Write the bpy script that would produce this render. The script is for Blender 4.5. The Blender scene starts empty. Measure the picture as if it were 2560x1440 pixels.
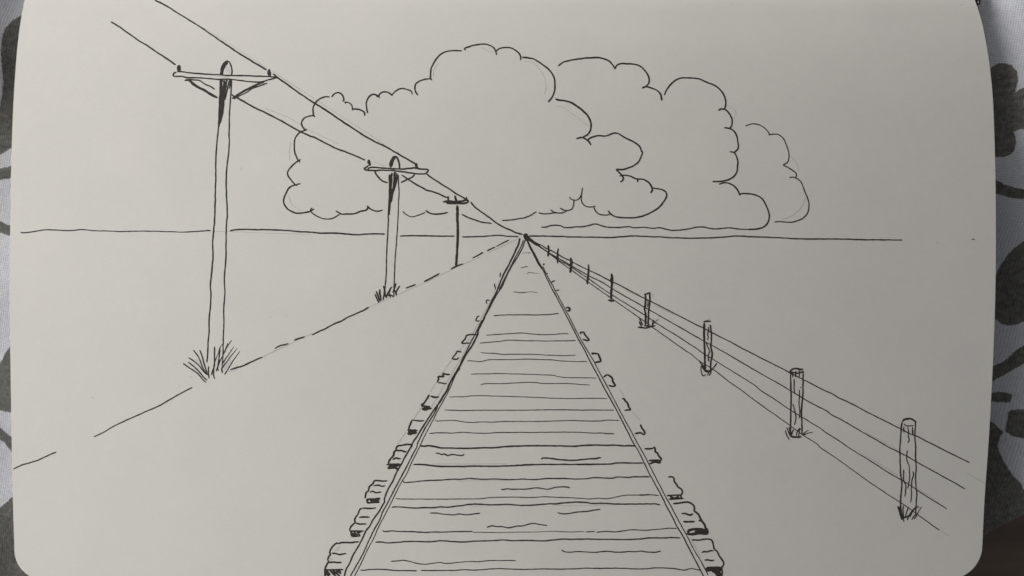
import bpy, bmesh, math, random
import numpy as np
random.seed(7)
C = bpy.context.scene.collection

# ------------------------------------------------------------------ sizes
# the sketchbook page is about 21 cm wide; drawing units (du) are the units the
# pen lines were measured in: one du is 0.0859 mm on the page
K = 0.0000859
D = 0.170                      # camera height above the middle of the page
BOW = 1.22                     # page arch across its width (1/m), shaped to darken it from left to right
CX = 1256.0

def hermite(xs, ys):
    xs = np.array(xs, float); ys = np.array(ys, float)
    m = np.gradient(ys, xs)
    def f(x):
        x = np.asarray(x, float)
        i = np.clip(np.searchsorted(xs, x) - 1, 0, len(xs) - 2)
        h = xs[i+1] - xs[i]; t = (x - xs[i]) / h
        return ((2*t**3 - 3*t**2 + 1)*ys[i] + (t**3 - 2*t**2 + t)*h*m[i]
                + (-2*t**3 + 3*t**2)*ys[i+1] + (t**3 - t**2)*h*m[i+1])
    return f

# height of the page along its length (falls into the gutter at the top, curls at the foot)
zlong = hermite([-90, -40, 0, 50, 100, 200, 360, 540, 720, 900, 1080, 1290, 1449, 1500],
                [-.0150, -.0098, -.0068, -.0050, -.0036, -.0019, -.0006, 0, 0, -.0006, -.0015, -.0029, -.0042, -.0047])
left_edge = hermite([-90, 0, 45, 100, 200, 360, 540, 720, 900, 1030, 1200, 1375], [92, 62, 53, 45.5, 37, 29.5, 26, 24, 26, 28, 31, 36])
right_edge = hermite([-90, 0, 50, 90, 150, 220, 360, 540, 720, 900, 1080, 1290, 1362], [2395, 2437, 2453, 2462, 2472, 2480, 2486.5, 2489.5, 2488.5, 2482.5, 2473, 2459, 2456])

def bow(px):
    x = (np.asarray(px, float) - CX) * K
    return -BOW * x * x
def page_point(px, py, dz=0.0):
    z = zlong(py) + bow(px) + dz
    s = (D - z) / D
    return np.stack([(np.asarray(px, float) - 1280) * K * s, (720 - np.asarray(py, float)) * K * s, z], -1)

# ------------------------------------------------------------------ materials
def mat(name):
    m = bpy.data.materials.new(name); m.use_nodes = True
    nt = m.node_tree; b = nt.nodes['Principled BSDF']
    return m, nt, b
def N(nt, t, **kw):
    n = nt.nodes.new(t)
    for k, v in kw.items(): setattr(n, k, v)
    return n
def noise(nt, scale, detail=4, rough=.5, vec=None):
    n = N(nt, 'ShaderNodeTexNoise'); n.inputs['Scale'].default_value = scale
    n.inputs['Detail'].default_value = detail; n.inputs['Roughness'].default_value = rough
    if vec is None:
        tc = N(nt, 'ShaderNodeTexCoord'); vec = tc.outputs['Object']
    nt.links.new(vec, n.inputs['Vector']); return n
def ramp(nt, src, stops):
    r = N(nt, 'ShaderNodeValToRGB')
    while len(r.color_ramp.elements) < len(stops): r.color_ramp.elements.new(.5)
    for e, (p, c) in zip(r.color_ramp.elements, stops): e.position = p; e.color = (*c, 1)
    nt.links.new(src, r.inputs['Fac']); return r
def mixc(nt, fac, a, b, mode='MIX'):
    n = N(nt, 'ShaderNodeMix', data_type='RGBA', blend_type=mode)
    if isinstance(fac, (int, float)): n.inputs[0].default_value = fac
    else: nt.links.new(fac, n.inputs[0])
    for s, v in ((6, a), (7, b)):
        if isinstance(v, tuple): n.inputs[s].default_value = (*v, 1)
        else: nt.links.new(v, n.inputs[s])
    return n.outputs[2]
def math_(nt, op, a, b=0.0):
    n = N(nt, 'ShaderNodeMath', operation=op)
    for i, v in enumerate((a, b)):
        if isinstance(v, (int, float)): n.inputs[i].default_value = v
        else: nt.links.new(v, n.inputs[i])
    return n.outputs[0]
def bump(nt, b, h, strength, dist):
    n = N(nt, 'ShaderNodeBump'); n.inputs['Strength'].default_value = strength; n.inputs['Distance'].default_value = dist
    nt.links.new(h, n.inputs['Height']); nt.links.new(n.outputs[0], b.inputs['Normal'])

def paper_mat():
    m, nt, b = mat('sketch_paper')
    n1 = noise(nt, 55, 3); n2 = noise(nt, 2600, 2, .6); n3 = noise(nt, 420, 3)
    c = ramp(nt, n1.outputs['Fac'], [(.3, (.770, .749, .703)), (.7, (.800, .777, .725))]).outputs[0]
    g = ramp(nt, n2.outputs['Fac'], [(.3, (.955, .955, .955)), (.7, (1, 1, 1))]).outputs[0]
    c = mixc(nt, 1.0, c, g, 'MULTIPLY')
    g3 = ramp(nt, n3.outputs['Fac'], [(.35, (.985, .982, .99)), (.65, (1, 1, .99))]).outputs[0]
    c = mixc(nt, 1.0, c, g3, 'MULTIPLY')
    nt.links.new(c, b.inputs['Base Color'])
    b.inputs['Roughness'].default_value = .9; b.inputs['Specular IOR Level'].default_value = .12
    bump(nt, b, n2.outputs['Fac'], .25, .00003)
    return m
def ink_mat(name, lo, hi):
    m, nt, b = mat(name)
    n = noise(nt, 3500, 3, .7)
    c = ramp(nt, n.outputs['Fac'], [(.35, lo), (.7, hi)]).outputs[0]
    nt.links.new(c, b.inputs['Base Color'])
    b.inputs['Roughness'].default_value = .75; b.inputs['Specular IOR Level'].default_value = .1
    return m
def cloth_mat():
    m, nt, b = mat('printed_cotton')
    tc = N(nt, 'ShaderNodeTexCoord')
    wob = noise(nt, 160, 2, vec=tc.outputs['Object'])
    add = N(nt, 'ShaderNodeVectorMath', operation='MULTIPLY_ADD')
    nt.links.new(wob.outputs['Color'], add.inputs[0]); add.inputs[1].default_value = (.0007, .0007, 0)
    nt.links.new(tc.outputs['Object'], add.inputs[2])
    mp = N(nt, 'ShaderNodeMapping'); mp.inputs['Rotation'].default_value = (0, 0, math.radians(11))
    nt.links.new(add.outputs[0], mp.inputs[0])
    w = []
    for d in ('X', 'Y'):
        t = N(nt, 'ShaderNodeTexWave', wave_type='BANDS', bands_direction=d, wave_profile='SIN')
        t.inputs['Scale'].default_value = .314/.00056; nt.links.new(mp.outputs[0], t.inputs['Vector']); w.append(t.outputs['Fac'])
    weave = math_(nt, 'MULTIPLY', w[0], w[1])
    at = N(nt, 'ShaderNodeAttribute', attribute_name='print_distance')
    fz = noise(nt, 1500, 2, vec=tc.outputs['Object'])
    d = math_(nt, 'ADD', at.outputs['Fac'], math_(nt, 'MULTIPLY', math_(nt, 'SUBTRACT', fz.outputs['Fac'], .5), .5))
    r = ramp(nt, math_(nt, 'ADD', math_(nt, 'MULTIPLY', d, .5), .5), [(.46, (0, 0, 0)), (.54, (1, 1, 1))]).outputs[0]
    fib = noise(nt, 900, 4, .7, vec=tc.outputs['Object'])
    grey = ramp(nt, fib.outputs['Fac'], [(.3, (.10, .098, .088)), (.75, (.25, .245, .225))]).outputs[0]
    white = ramp(nt, fib.outputs['Fac'], [(.3, (.64, .65, .70)), (.75, (.80, .80, .84))]).outputs[0]
    c = mixc(nt, r, white, grey)
    shade = ramp(nt, weave, [(.0, (1, 1, 1)), (.55, (.88, .88, .88)), (1, (.60, .60, .61))]).outputs[0]
    c = mixc(nt, 1.0, c, shade, 'MULTIPLY')
    nt.links.new(c, b.inputs['Base Color'])
    b.inputs['Roughness'].default_value = .95; b.inputs['Specular IOR Level'].default_value = .1
    inv = math_(nt, 'SUBTRACT', 1.0, weave)
    bump(nt, b, inv, .8, .00012)
    return m
def wood_mat():
    m, nt, b = mat('dark_brown_wood')
    tc = N(nt, 'ShaderNodeTexCoord'); mp = N(nt, 'ShaderNodeMapping')
    mp.inputs['Rotation'].default_value = (0, 0, math.radians(-14)); mp.inputs['Scale'].default_value = (6, 70, 1)
    nt.links.new(tc.outputs['Object'], mp.inputs[0])
    n = noise(nt, 1.6, 6, .6, vec=mp.outputs[0])
    c = ramp(nt, n.outputs['Fac'], [(.3, (.056, .038, .030)), (.55, (.100, .066, .050)), (.75, (.140, .092, .068))]).outputs[0]
    nt.links.new(c, b.inputs['Base Color']); b.inputs['Roughness'].default_value = .55
    bump(nt, b, n.outputs['Fac'], .2, .0005)
    return m
def plain(name, col, rough=.8):
    m, nt, b = mat(name)
    n = noise(nt, 700, 4, .6)
    c = ramp(nt, n.outputs['Fac'], [(.3, tuple(v*.8 for v in col)), (.7, tuple(v*1.15 for v in col))]).outputs[0]
    nt.links.new(c, b.inputs['Base Color']); b.inputs['Roughness'].default_value = rough
    bump(nt, b, n.outputs['Fac'], .2, .0001)
    return m
PAPER = paper_mat()
INK = ink_mat('black_pen_ink', (.036, .032, .028), (.072, .067, .060))
GREY_INK = ink_mat('dry_pen_ink', (.10, .096, .088), (.2, .19, .175))
PENCIL = ink_mat('pencil_line', (.50, .49, .47), (.66, .645, .61))
SMUDGE = ink_mat('pencil_smudge', (.62, .61, .59), (.70, .69, .66))
BOARD = plain('black_cover_cloth', (.018, .017, .018)); PAGES = plain('page_edges', (.62, .60, .55))
THREAD = plain('white_thread', (.55, .53, .52))
WOOD = wood_mat(); CLOTH = cloth_mat()

# ------------------------------------------------------------------ objects
def link(name, me, m, parent=None, smooth=True):
    if m: me.materials.append(m)
    if smooth: me.polygons.foreach_set('use_smooth', [True]*len(me.polygons))
    o = bpy.data.objects.new(name, me); C.objects.link(o)
    if parent: o.parent = parent
    return o
def thing(name, label, cat):
    o = bpy.data.objects.new(name, None); C.objects.link(o)
    o.empty_display_size = .02; o['label'] = label; o['category'] = cat
    return o

book = thing('sketchbook', 'open sketchbook whose cream page shows a pen drawing of a railway, poles and clouds', 'sketchbook')

# ---- the page and what lies under it
def rows():
    r = list(np.linspace(-88, -10, 14)) + list(np.linspace(0, 1355, 110))
    r += [1375 + 73*math.sin(a) for a in np.linspace(0, math.pi/2, 14)]
    return sorted(r)
def edge_l(py):
    if py <= 1375: return float(left_edge(py))
    d = min(py - 1375, 75); return 111 - math.sqrt(max(75**2 - d*d, 0))
def edge_r(py):
    if py <= 1362: return float(right_edge(py))
    d = min((py - 1362)*85/86.0, 85); return 2371 + math.sqrt(max(85**2 - d*d, 0))
def sheet(dz_top, dz_bot, grow=0.0, grow_bot=None, ys=None, nx=96):
    ys = ys or rows()
    v, f = [], []
    ts = (1 - np.cos(np.linspace(0, math.pi, nx))) / 2 * .35 + np.linspace(0, 1, nx) * .65
    for dz, gr in ((dz_top, grow), (dz_bot, grow if grow_bot is None else grow_bot)):
        for y in ys:
            a, b = edge_l(y) - gr, edge_r(y) + gr
            yy = y + gr*max(0, (y - 300)/1148)
            v += [tuple(p) for p in page_point(a + (b - a)*ts, np.full(nx, yy), dz)]
    n = len(ys)*nx; q = lambda i, j, k: k*n + i*nx + j
    for i in range(len(ys)-1):
        for j in range(nx-1):
            f.append((q(i, j, 0), q(i+1, j, 0), q(i+1, j+1, 0), q(i, j+1, 0)))
            f.append((q(i, j, 1), q(i, j+1, 1), q(i+1, j+1, 1), q(i+1, j, 1)))
        f.append((q(i, 0, 0), q(i, 0, 1), q(i+1, 0, 1), q(i+1, 0, 0)))
        f.append((q(i, nx-1, 0), q(i+1, nx-1, 0), q(i+1, nx-1, 1), q(i, nx-1, 1)))
    e = len(ys)-1
    for j in range(nx-1):
        f.append((q(0, j, 0), q(0, j+1, 0), q(0, j+1, 1), q(0, j, 1)))
        f.append((q(e, j, 0), q(e, j, 1), q(e, j+1, 1), q(e, j+1, 0)))
    return v, f
def mesh(name, v, f):
    me = bpy.data.meshes.new(name); me.from_pydata([tuple(map(float, p)) for p in v], [], f); me.update(); return me
def sharp(o):
    m = o.modifiers.new('edges', 'EDGE_SPLIT'); m.split_angle = math.radians(40)
    return o
sharp(link('page', mesh('page', *sheet(0, -.00018)), PAPER, book))
sharp(link('page_block', mesh('page_block', *sheet(-.0003, -.0050, -4, -34)), PAGES, book))
sharp(link('cover', mesh('cover', *sheet(-.0051, -.0072, -22, -34)), BOARD, book))
# the opposite page rises again beyond the gutter, out of the picture
def far_sheet(d0, d1, grow):
    v, f = [], []; nx, ny = 40, 34
    g = page_point(np.array([edge_l(-88), edge_r(-88)]), np.array([-88., -88.]))
    y0, z0 = g[0][1], float(zlong(-88))
    for dz in (d0, d1):
        for i in range(ny):
            t = i/(ny-1); y = y0 + .0012 + t*.118
            zz = z0 + .0115*(1 - math.exp(-t*9)) - .003*t*t
            for j in range(nx):
                x = (-1 + 2*j/(nx-1))*(.1125 + grow) - .002
                v.append((x, y, zz - BOW*x*x + dz))
    n = nx*ny; q = lambda i, j, k: k*n + i*nx + j
    for i in range(ny-1):
        for j in range(nx-1):
            f.append((q(i, j, 0), q(i, j+1, 0), q(i+1, j+1, 0), q(i+1, j, 0)))
            f.append((q(i, j, 1), q(i+1, j, 1), q(i+1, j+1, 1), q(i, j+1, 1)))
        f.append((q(i, 0, 0), q(i+1, 0, 0), q(i+1, 0, 1), q(i, 0, 1)))
        f.append((q(i, nx-1, 0), q(i, nx-1, 1), q(i+1, nx-1, 1), q(i+1, nx-1, 0)))
    for j in range(nx-1):
        f.append((q(0, j, 0), q(0, j, 1), q(0, j+1, 1), q(0, j+1, 0)))
        f.append((q(ny-1, j, 0), q(ny-1, j+1, 0), q(ny-1, j+1, 1), q(ny-1, j, 1)))
    return v, f
sharp(link('opposite_page', mesh('opposite_page', *far_sheet(0, -.004, 0)), PAPER, book))
sharp(link('opposite_cover', mesh('opposite_cover', *far_sheet(-.0041, -.0062, .0004)), BOARD, book))
# the spine and its striped headband peep out at the end of the gutter
def tube(pts, r, seg=8):
    bm = bmesh.new(); rings = []
    for i, p in enumerate(pts):
        a = pts[max(i-1, 0)]; b = pts[min(i+1, len(pts)-1)]
        t = np.array(b) - np.array(a); t /= np.linalg.norm(t)
        u = np.cross(t, (0, 0, 1.)); u = u/np.linalg.norm(u) if np.linalg.norm(u) > 1e-6 else np.array((1., 0, 0)); w = np.cross(u, t)
        rr = r(i/(len(pts)-1)) if callable(r) else r
        rings.append([bm.verts.new(np.array(p) + rr*(u*math.cos(2*math.pi*k/seg) + w*math.sin(2*math.pi*k/seg))) for k in range(seg)])
    for a, b in zip(rings, rings[1:]):
        for k in range(seg): bm.faces.new((a[k], a[(k+1) % seg], b[(k+1) % seg], b[k]))
    bm.faces.new(rings[0][::-1]); bm.faces.new(rings[-1])
    me = bpy.data.meshes.new('tube'); bm.to_mesh(me); bm.free(); return me
sp = [page_point(np.array(x), np.array(-34.0), -.0045) for x in np.linspace(75, 2447, 40)]
spine = link('spine', tube(sp, lambda t: .0042 if .004 < t < .996 else .0030, 14), BOARD, book)
hp = [page_point(np.array(2444.5), np.array(y), -.0012) for y in np.linspace(-30, 9, 9)]
link('headband', tube(hp, .0006), BOARD, spine)
link('headband', tube([page_point(np.array(2445.5), np.array(4.0), -.0005), page_point(np.array(2446.5), np.array(8.0), -.0005)], .00009, 6), THREAD, spine)

# ------------------------------------------------------------------ pen strokes
REG = {}
for k, x, y, s in [('A',260,0,5.12),('B',660,80,5.12),('C',660,320,5.12),('D',1020,90,5.12),('E',1060,360,5.12),('F',1360,120,5.12),
    ('G',1360,320,5.12),('H',1720,180,5.12),('I',1720,400,5.12),('J',400,140,8),('K',400,780,8),('L',880,380,8),('M',880,600,8),('N',1160,560,8),
    ('O',1080,680,8),('P',1320,560,8),('Q',1040,800,8),('R',940,960,8),('S',880,1090,8),('T',800,1260,8),('U',1360,800,8),('V',1400,960,8),
    ('W',1480,1100,8),('X',1540,1260,8),('Y',1560,700,8),('a',1700,840,8),('b',1860,900,8),('c',1900,960,8),('d',2160,1020,8),('e',2160,1160,8),
    ('f',1080,1100,8),('g',1080,1260,8),('h',640,760,8),('i',1380,640,8),('j',1380,1180,8),('k',1380,1340,12.8),('m',460,300,5.54),('n',460,540,5.54),
    ('p',0,0,1),('q',0,360,4),('r',0,1080,4)]: REG[k] = (x, y, s)

def parse(txt):
    """'A655,5 760,55 B118,535' : a letter switches the map the following points were read from"""
    out, cur = [], None
    for t in txt.split():
        new = t[0].isalpha() and cur is not None
        if t[0].isalpha(): cur = REG[t[0]]; t = t[1:]
        x, y = t.split(','); p = (cur[0] + float(x)/cur[2], cur[1] + float(y)/cur[2])
        if new and len(out) > 1:                     # the maps overlap: never step back along the line
            a, b = out[-2:]
            while len(out) > 2 and (p[0]-b[0])*(b[0]-a[0]) + (p[1]-b[1])*(b[1]-a[1]) < 0 and math.dist(p, b) < 60:
                out.pop(); a, b = out[-2:]
        out.append(p)
    return np.array(out)
def curve(p, step=2.6):
    if len(p) == 2: q = [p[0], p[1]]
    else:
        ext = np.vstack([2*p[0]-p[1], p, 2*p[-1]-p[-2]]); q = []
        for i in range(1, len(ext)-2):
            a, b, c, d = ext[i-1:i+3]
            t = [0.0]
            for u, w in ((a, b), (b, c), (c, d)): t.append(t[-1] + max(np.linalg.norm(w-u), 1e-3)**.5)
            n = max(2, int(np.linalg.norm(c-b)/2))
            for s in np.linspace(t[1], t[2], n, endpoint=False):
                A1 = (t[1]-s)/(t[1]-t[0])*a + (s-t[0])/(t[1]-t[0])*b
                A2 = (t[2]-s)/(t[2]-t[1])*b + (s-t[1])/(t[2]-t[1])*c
                A3 = (t[3]-s)/(t[3]-t[2])*c + (s-t[2])/(t[3]-t[2])*d
                B1 = (t[2]-s)/(t[2]-t[0])*A1 + (s-t[0])/(t[2]-t[0])*A2
                B2 = (t[3]-s)/(t[3]-t[1])*A2 + (s-t[1])/(t[3]-t[1])*A3
                q.append((t[2]-s)/(t[2]-t[1])*B1 + (s-t[1])/(t[2]-t[1])*B2)
        q.append(p[-1])
    q = np.array(q); seg = np.r_[0, np.cumsum(np.linalg.norm(np.diff(q, axis=0), axis=1))]
    n = max(3, int(seg[-1]/step) + 1); s = np.linspace(0, seg[-1], n)
    return np.stack([np.interp(s, seg, q[:, 0]), np.interp(s, seg, q[:, 1])], -1), s
rng = np.random.default_rng(5)
def wander(s, wl):
    ks = np.arange(int(s[-1]/wl) + 3); v = rng.uniform(-1, 1, len(ks)); return np.interp(s/wl, ks, v)
LIFT = [0]; LOW = [False]           # pencil lies under the ink
def stroke(v, f, txt, w, taper=0.0):
    p, s = curve(parse(txt))
    T = np.gradient(p, axis=0); T /= np.linalg.norm(T, axis=1)[:, None] + 1e-9
    nrm = np.stack([-T[:, 1], T[:, 0]], -1)
    amp = min(.45, w*.12)
    p = p + nrm*(wander(s, 9)*amp)[:, None]
    half = w/2*(1 + .13*wander(s, 7) + .10*wander(s, 40))
    L = s[-1]; e = np.minimum(s, L - s)
    half *= np.clip(.62 + .38*e/max(w*.5, .1), 0, 1)
    if taper: half *= np.clip(1 - taper*s/L, .12, 1)
    # rounded ends
    p = np.vstack([p[0]-T[0]*half[0]*.9, p[0]-T[0]*half[0]*.5, p, p[-1]+T[-1]*half[-1]*.5, p[-1]+T[-1]*half[-1]*.9])
    half = np.r_[half[0]*.3, half[0]*.8, half, half[-1]*.8, half[-1]*.3]
    nrm = np.vstack([nrm[0], nrm[0], nrm, nrm[-1], nrm[-1]])
    LIFT[0] = (LIFT[0] + 1) % 17
    top = (.000024 if LOW[0] else .000040) + LIFT[0]*.0000008
    base = len(v)
    for q, h, dz in ((p + nrm*half[:, None], half, top*.5), (p, half, top), (p - nrm*half[:, None], half, top*.5)):
        v += [tuple(r) for r in page_point(q[:, 0], q[:, 1], dz)]
    n = len(p)
    for i in range(n-1):
        for k in (0, 1):
            f.append((base+k*n+i, base+(k+1)*n+i, base+(k+1)*n+i+1, base+k*n+i+1))
def drawn(name, strokes, parent=None, m=None, label=None):
    v, f = [], []; LOW[0] = m in (PENCIL, SMUDGE)
    for st in strokes: stroke(v, f, *st)
    me = mesh(name, v, f)
    bm = bmesh.new(); bm.from_mesh(me)
    for fc in bm.faces:
        fc.normal_update()
        if fc.normal.z < 0: fc.normal_flip()
    bm.to_mesh(me); bm.free()
    o = link(name, me, m or INK, parent or book)
    if label: o['label'] = label
    return o
def many(w, *txts): return [(t, w) for t in txts]

# ---- horizon, vanishing point, loose dots
drawn('drawn_horizon_line', [
    ('q208,882 225,887 330,878 420,862 515,858 640,865 750,862 820,855 920,866 1100,870 1200,875 p360,577.8 420,579 n0,223 200,212 365,198', 2.9),
    ('n640,205 700,192 820,183 1000,190 C0,1300 220,1308 440,1325 620,1335 720,1345 900,1345 1100,1360 1200,1365 1340,1357 1545,1357', 4),
    ('C1740,1383 1960,1378 2180,1383 2435,1385', 3.4),
    ('E490,1190 560,1190 720,1185 950,1170 1100,1182 1205,1185', 3.2),
    ('E1340,1178 1500,1178 1700,1182 1900,1190 2150,1193 2400,1195 G1000,1392 1150,1380 1280,1387 1500,1395 1700,1407 1850,1410 I300,995 480,985 620,972 800,982 1060,990 1300,1003 1600,1012 1900,1010 2200,1020 2560,1022 p2255,600', 3.5)],
    label='long hand drawn ink horizon line, broken behind the utility poles')
drawn('drawn_vanishing_point', [('N1205,218 1262,214', 7), ('N1200,245 1275,245', 8), ('N1215,275 1280,280', 8), ('N1240,300 1300,300', 5.5), ('N1210,215 1230,290 1262,330', 7), ('N1225,325 1235,290', 3), ('N1260,250 1320,310 1400,370', 7), ('N1185,215 1140,195', 2.5)],
      label='black ink blot where rails, wires and horizon meet')
drawn('ink_dot', [('p2430,598 2435.5,599', 3.2)], label='lone ink dot beyond the right end of the horizon')
drawn('ink_dot', [('p231,993.3 232,993.8', 2)], label='tiny ink speck on the empty paper left of the tall pole')
for st in [('p2401,12 2406,12.5', 2.2), ('p2340,605 2346,608', 1.6), ('p1827,10 1830,9', 1.5), ('p475,123 477,124', 1.6), ('p716,788 718,789', 2), ('p672,794 678,794', 1.5), ('p603,418 602,426', 1.5)]:
    drawn('pencil_speck', [st], m=PENCIL)

# ---- dashed line at the feet of the poles
drawn('drawn_ground_line', [('r135,372 200,337 280,312 380,282 430,258 500,225 558,202', 3.2), ('p235,1091.8 260,1080 280,1068 300,1058 360,1031 400,1013 440,990 480,968.5', 3),
    ('K1410,1155 1560,1105 1690,1065 1850,985 2045,905', 3.8), ('h380,890 430,855 500,830 645,792', 3.4), ('h765,725 850,690 970,655', 3.8),
    ('h1120,618 1240,555 1360,510 1560,395 1690,350 1800,285 1960,210 2130,135 2250,65', 3.6), ('M1080,965 1150,935 1268,890', 3.6), ('M1445,828 1600,750 1740,672', 3.8),
    ('M1980,582 2100,520 2220,475', 4), ('N170,680 260,640 375,572', 3.6),
    ('N463,537 540,495 615,463', 3.2), ('N648,448 770,385 893,322', 3)], label='dashed ink line running past the feet of the utility poles')

# ---- power lines
PL = 'drawn_power_line'
drawn(PL, many(4, 'A655,5 760,55 830,95 940,165 1080,250 1230,345 1400,460 1560,570 1780,715 1880,775 2080,895'), label='upper overhead wire running off the top left of the page')
drawn(PL, many(4, 'A90,280 200,345 310,425 430,510 540,575 650,650 780,735 915,828'), label='lower overhead wire ending at the left insulator of the tall pole')
drawn(PL, many(4.3, 'B118,535 175,585 280,660 400,745 520,830 640,905 760,980 880,1060 1010,1150 1160,1245 C1200,45 1300,110 1430,180 1560,240 1680,310 1800,380 1890,430 1945,465'), label='upper overhead wire between the tall and the middle pole')
drawn(PL, many(4, 'J1430,770 1530,830 1660,900 1780,970 1920,1050 B0,1025 100,1075 200,1125 300,1185 400,1240 480,1280 600,1335 C620,110 760,180 900,250 1040,305 1180,360 1290,408'), label='lower overhead wire between the tall and the middle pole')
drawn(PL, many(4, 'L1490,430 1580,510 1720,600 1850,680 1960,750 2090,840 2200,900 2270,945'), label='upper overhead wire between the middle and the small far pole')
drawn(PL, many(3.8, 'L995,465 1110,540 1250,630 1400,710 1500,765 1600,790 1740,835 1840,890 1920,915'), label='lower overhead wire between the middle and the small far pole')
drawn(PL, many(4, 'E600,745 640,795 720,860 820,930 920,1005 1020,1065 1110,1105 1190,1140 1250,1155'), label='overhead wire from the small far pole to the vanishing point')

# ---- clouds
drawn('drawn_cloud', many(3.7,
    'B835,830 780,830 720,850 670,890 640,935 627,980 630,1040 632,1065 648,1085', 'B632,1068 580,1075 525,1092 490,1130 477,1165 490,1205 520,1250 545,1252',
    'B540,1255 500,1265 450,1290 410,1335 390,1390 C390,150 388,250 395,320 415,375 440,415 462,438', 'C468,405 430,425 375,470 310,545 298,580 312,620 350,670 395,720 418,737',
    'C460,710 400,728 350,745 312,775 285,830 260,880 250,935 262,985 295,1030 345,1062 410,1088 480,1088 580,1070 640,1040',
    'C1325,1000 1370,1040 1425,1063 1480,1063 1515,1048', 'C920,1060 990,1100 1060,1100 1160,1095 1240,1065 1305,1050 1330,1020 1325,995',
    'E485,900 560,940 640,970 740,1000 862,1015', 'C2068,1058 2130,1092 2200,1103 2350,1083', 'E1000,978 1120,970 1180,960 1280,945 1370,910 1435,868')
  + many(3, 'C615,1025 595,1045 600,1068 640,1105 700,1140 760,1160 820,1167 880,1155 930,1130 965,1105', 'C1775,1070 1830,1115 1890,1137 1950,1125 2060,1083',
    'E1465,880 1520,893 1600,893 1680,880 1760,885 1800,870 1830,855', 'E1620,840 1660,870 1710,882', 'E1740,820 1780,843 1840,850 1890,835 1912,790 1918,710',
    'E1860,680 1875,700 1910,718 1950,718 1990,690 2015,640 2025,560', 'E2015,660 2012,710 2030,760 2070,795 2120,808 2165,803 2195,792', 'E2172,800 2185,840 2220,885 2270,905 2330,910 2378,900')
  + many(4, 'G822,1060 845,1090 900,1130 960,1143 1050,1150 1160,1148 1230,1135 1330,1100 1430,1045 1500,985 1550,910 1570,860 1560,820 1520,790 1450,775 1390,770',
    'G970,612 1040,605 1100,615 1190,655 1260,655 1330,690 1365,730 1385,770 1382,810 1365,830', 'G1195,650 1200,690', 'G978,690 1005,670 1015,640 1000,605',
    'G1000,605 960,570 935,540 925,532 1000,532 1060,515 1140,485 1210,430 1250,350 1258,310 1245,290', 'G1250,310 1225,240 1140,175 1040,125 935,65 880,70 790,100 690,98 620,115 580,135 560,160',
    'F417,1160 480,1147 530,1165 570,1195 600,1240', 'D1465,272 1540,278 1620,300 1700,350 1780,410 1850,490 1875,545 1880,620 1875,700 1850,775 1795,845')
  + many(4.8, 'F148,655 200,668 270,675 350,700 440,760 500,805 560,870 595,940 602,1000 590,1060 555,1110 490,1145')
  + many(3.7, 'D1120,195 1180,158 1250,148 1310,152 1380,185 1425,225 1445,275 1440,305', 'D735,180 718,162 800,130 900,108 970,103 1050,122 1100,155 1125,205 1130,240',
    'D688,190 600,185 530,190 450,215 380,270 330,340 300,405 287,480 288,545 305,565', 'D290,548 230,550 160,572 105,605 90,645 88,690 105,730 125,755',
    'B1895,795 1880,755 1830,735 1750,722 1700,745 1665,775 1640,805', 'B1640,812 1610,785 1580,770 1530,768 1490,785 1470,815 1478,840', 'B1440,828 1475,825',
    'B1470,820 1400,798 1350,820 1315,880 1310,960 1325,1035', 'B1290,1068 1285,1030 1255,1005 1210,990 1130,987', 'B1130,1000 1128,960 1115,925 1080,903 1030,900 1045,910',
    'B1003,883 1022,880 1018,840 990,795 945,775 895,795 865,832'), label='large billowing outlined cloud behind the overhead wires')
drawn('drawn_cloud', many(4, 'F180,228 240,185 330,158 450,138 580,125 700,122 770,137 840,170 885,225 908,270', 'F908,265 930,225 970,203 1050,200 1170,210 1240,240 1300,300 1335,360 1345,410 1335,460 1300,495 1260,515',
    'F1260,510 1310,495 1400,520 1450,545 1490,590 1505,670', 'F1540,598 1565,540 1620,465 1680,415 1750,385 1900,385 2000,400 2090,440 2180,475 2250,530 2295,590 2320,660 2325,730 2315,775',
    'F2235,798 2270,780 2320,790 2360,825 2400,890 2410,945 2400,1000 2375,1030', 'F2310,1022 2370,1030 2430,1060 2465,1120 2480,1190 2485,1280 2465,1310 2435,1335',
    'G2378,303 2430,315 2462,360 2480,430 2475,510 2465,570 2420,630 2330,670 2250,682 2160,685', 'G2240,718 2310,700 2370,710 2440,750 2480,800 2508,860',
    'I660,450 675,433 770,432 860,445 930,480 980,545 1015,620 1040,700 1035,760 1005,825 950,865 870,885 770,888')
  + many(3.2, 'E1500,1062 1550,1065 1620,1045 1750,1045 1790,1068 1850,1070 1960,1060 2060,1055 2190,1025 2280,1048 2340,1063 2500,1068 G1080,1263 1150,1278 1280,1270 1400,1285 1480,1277 1560,1295 1640,1310 1800,1300 1950,1270 2030,1267 2150,1290 2250,1290 2370,1280 2480,1297 I380,882 520,868 640,883 770,888'),
  label='outlined cloud behind the large one, with a flat wavy base along the horizon')
drawn('drawn_cloud', many(3, 'H735,690 790,670 850,663 930,685 1000,735 1040,790 1032,803', 'H1032,803 1090,795 1150,800 1215,845 1255,925 1285,1010 1290,1090 1275,1150 1220,1190',
    'H1215,1192 1270,1215 1340,1260 1385,1300 1378,1355', 'I1298,228 1330,220 1380,232 1440,275 1475,345 1505,430 1540,520 1548,600 1530,680 1470,745 1350,793 1270,797 1180,788 1107,793'),
  label='smallest outlined cloud, at the right end of the cloud bank')

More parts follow.
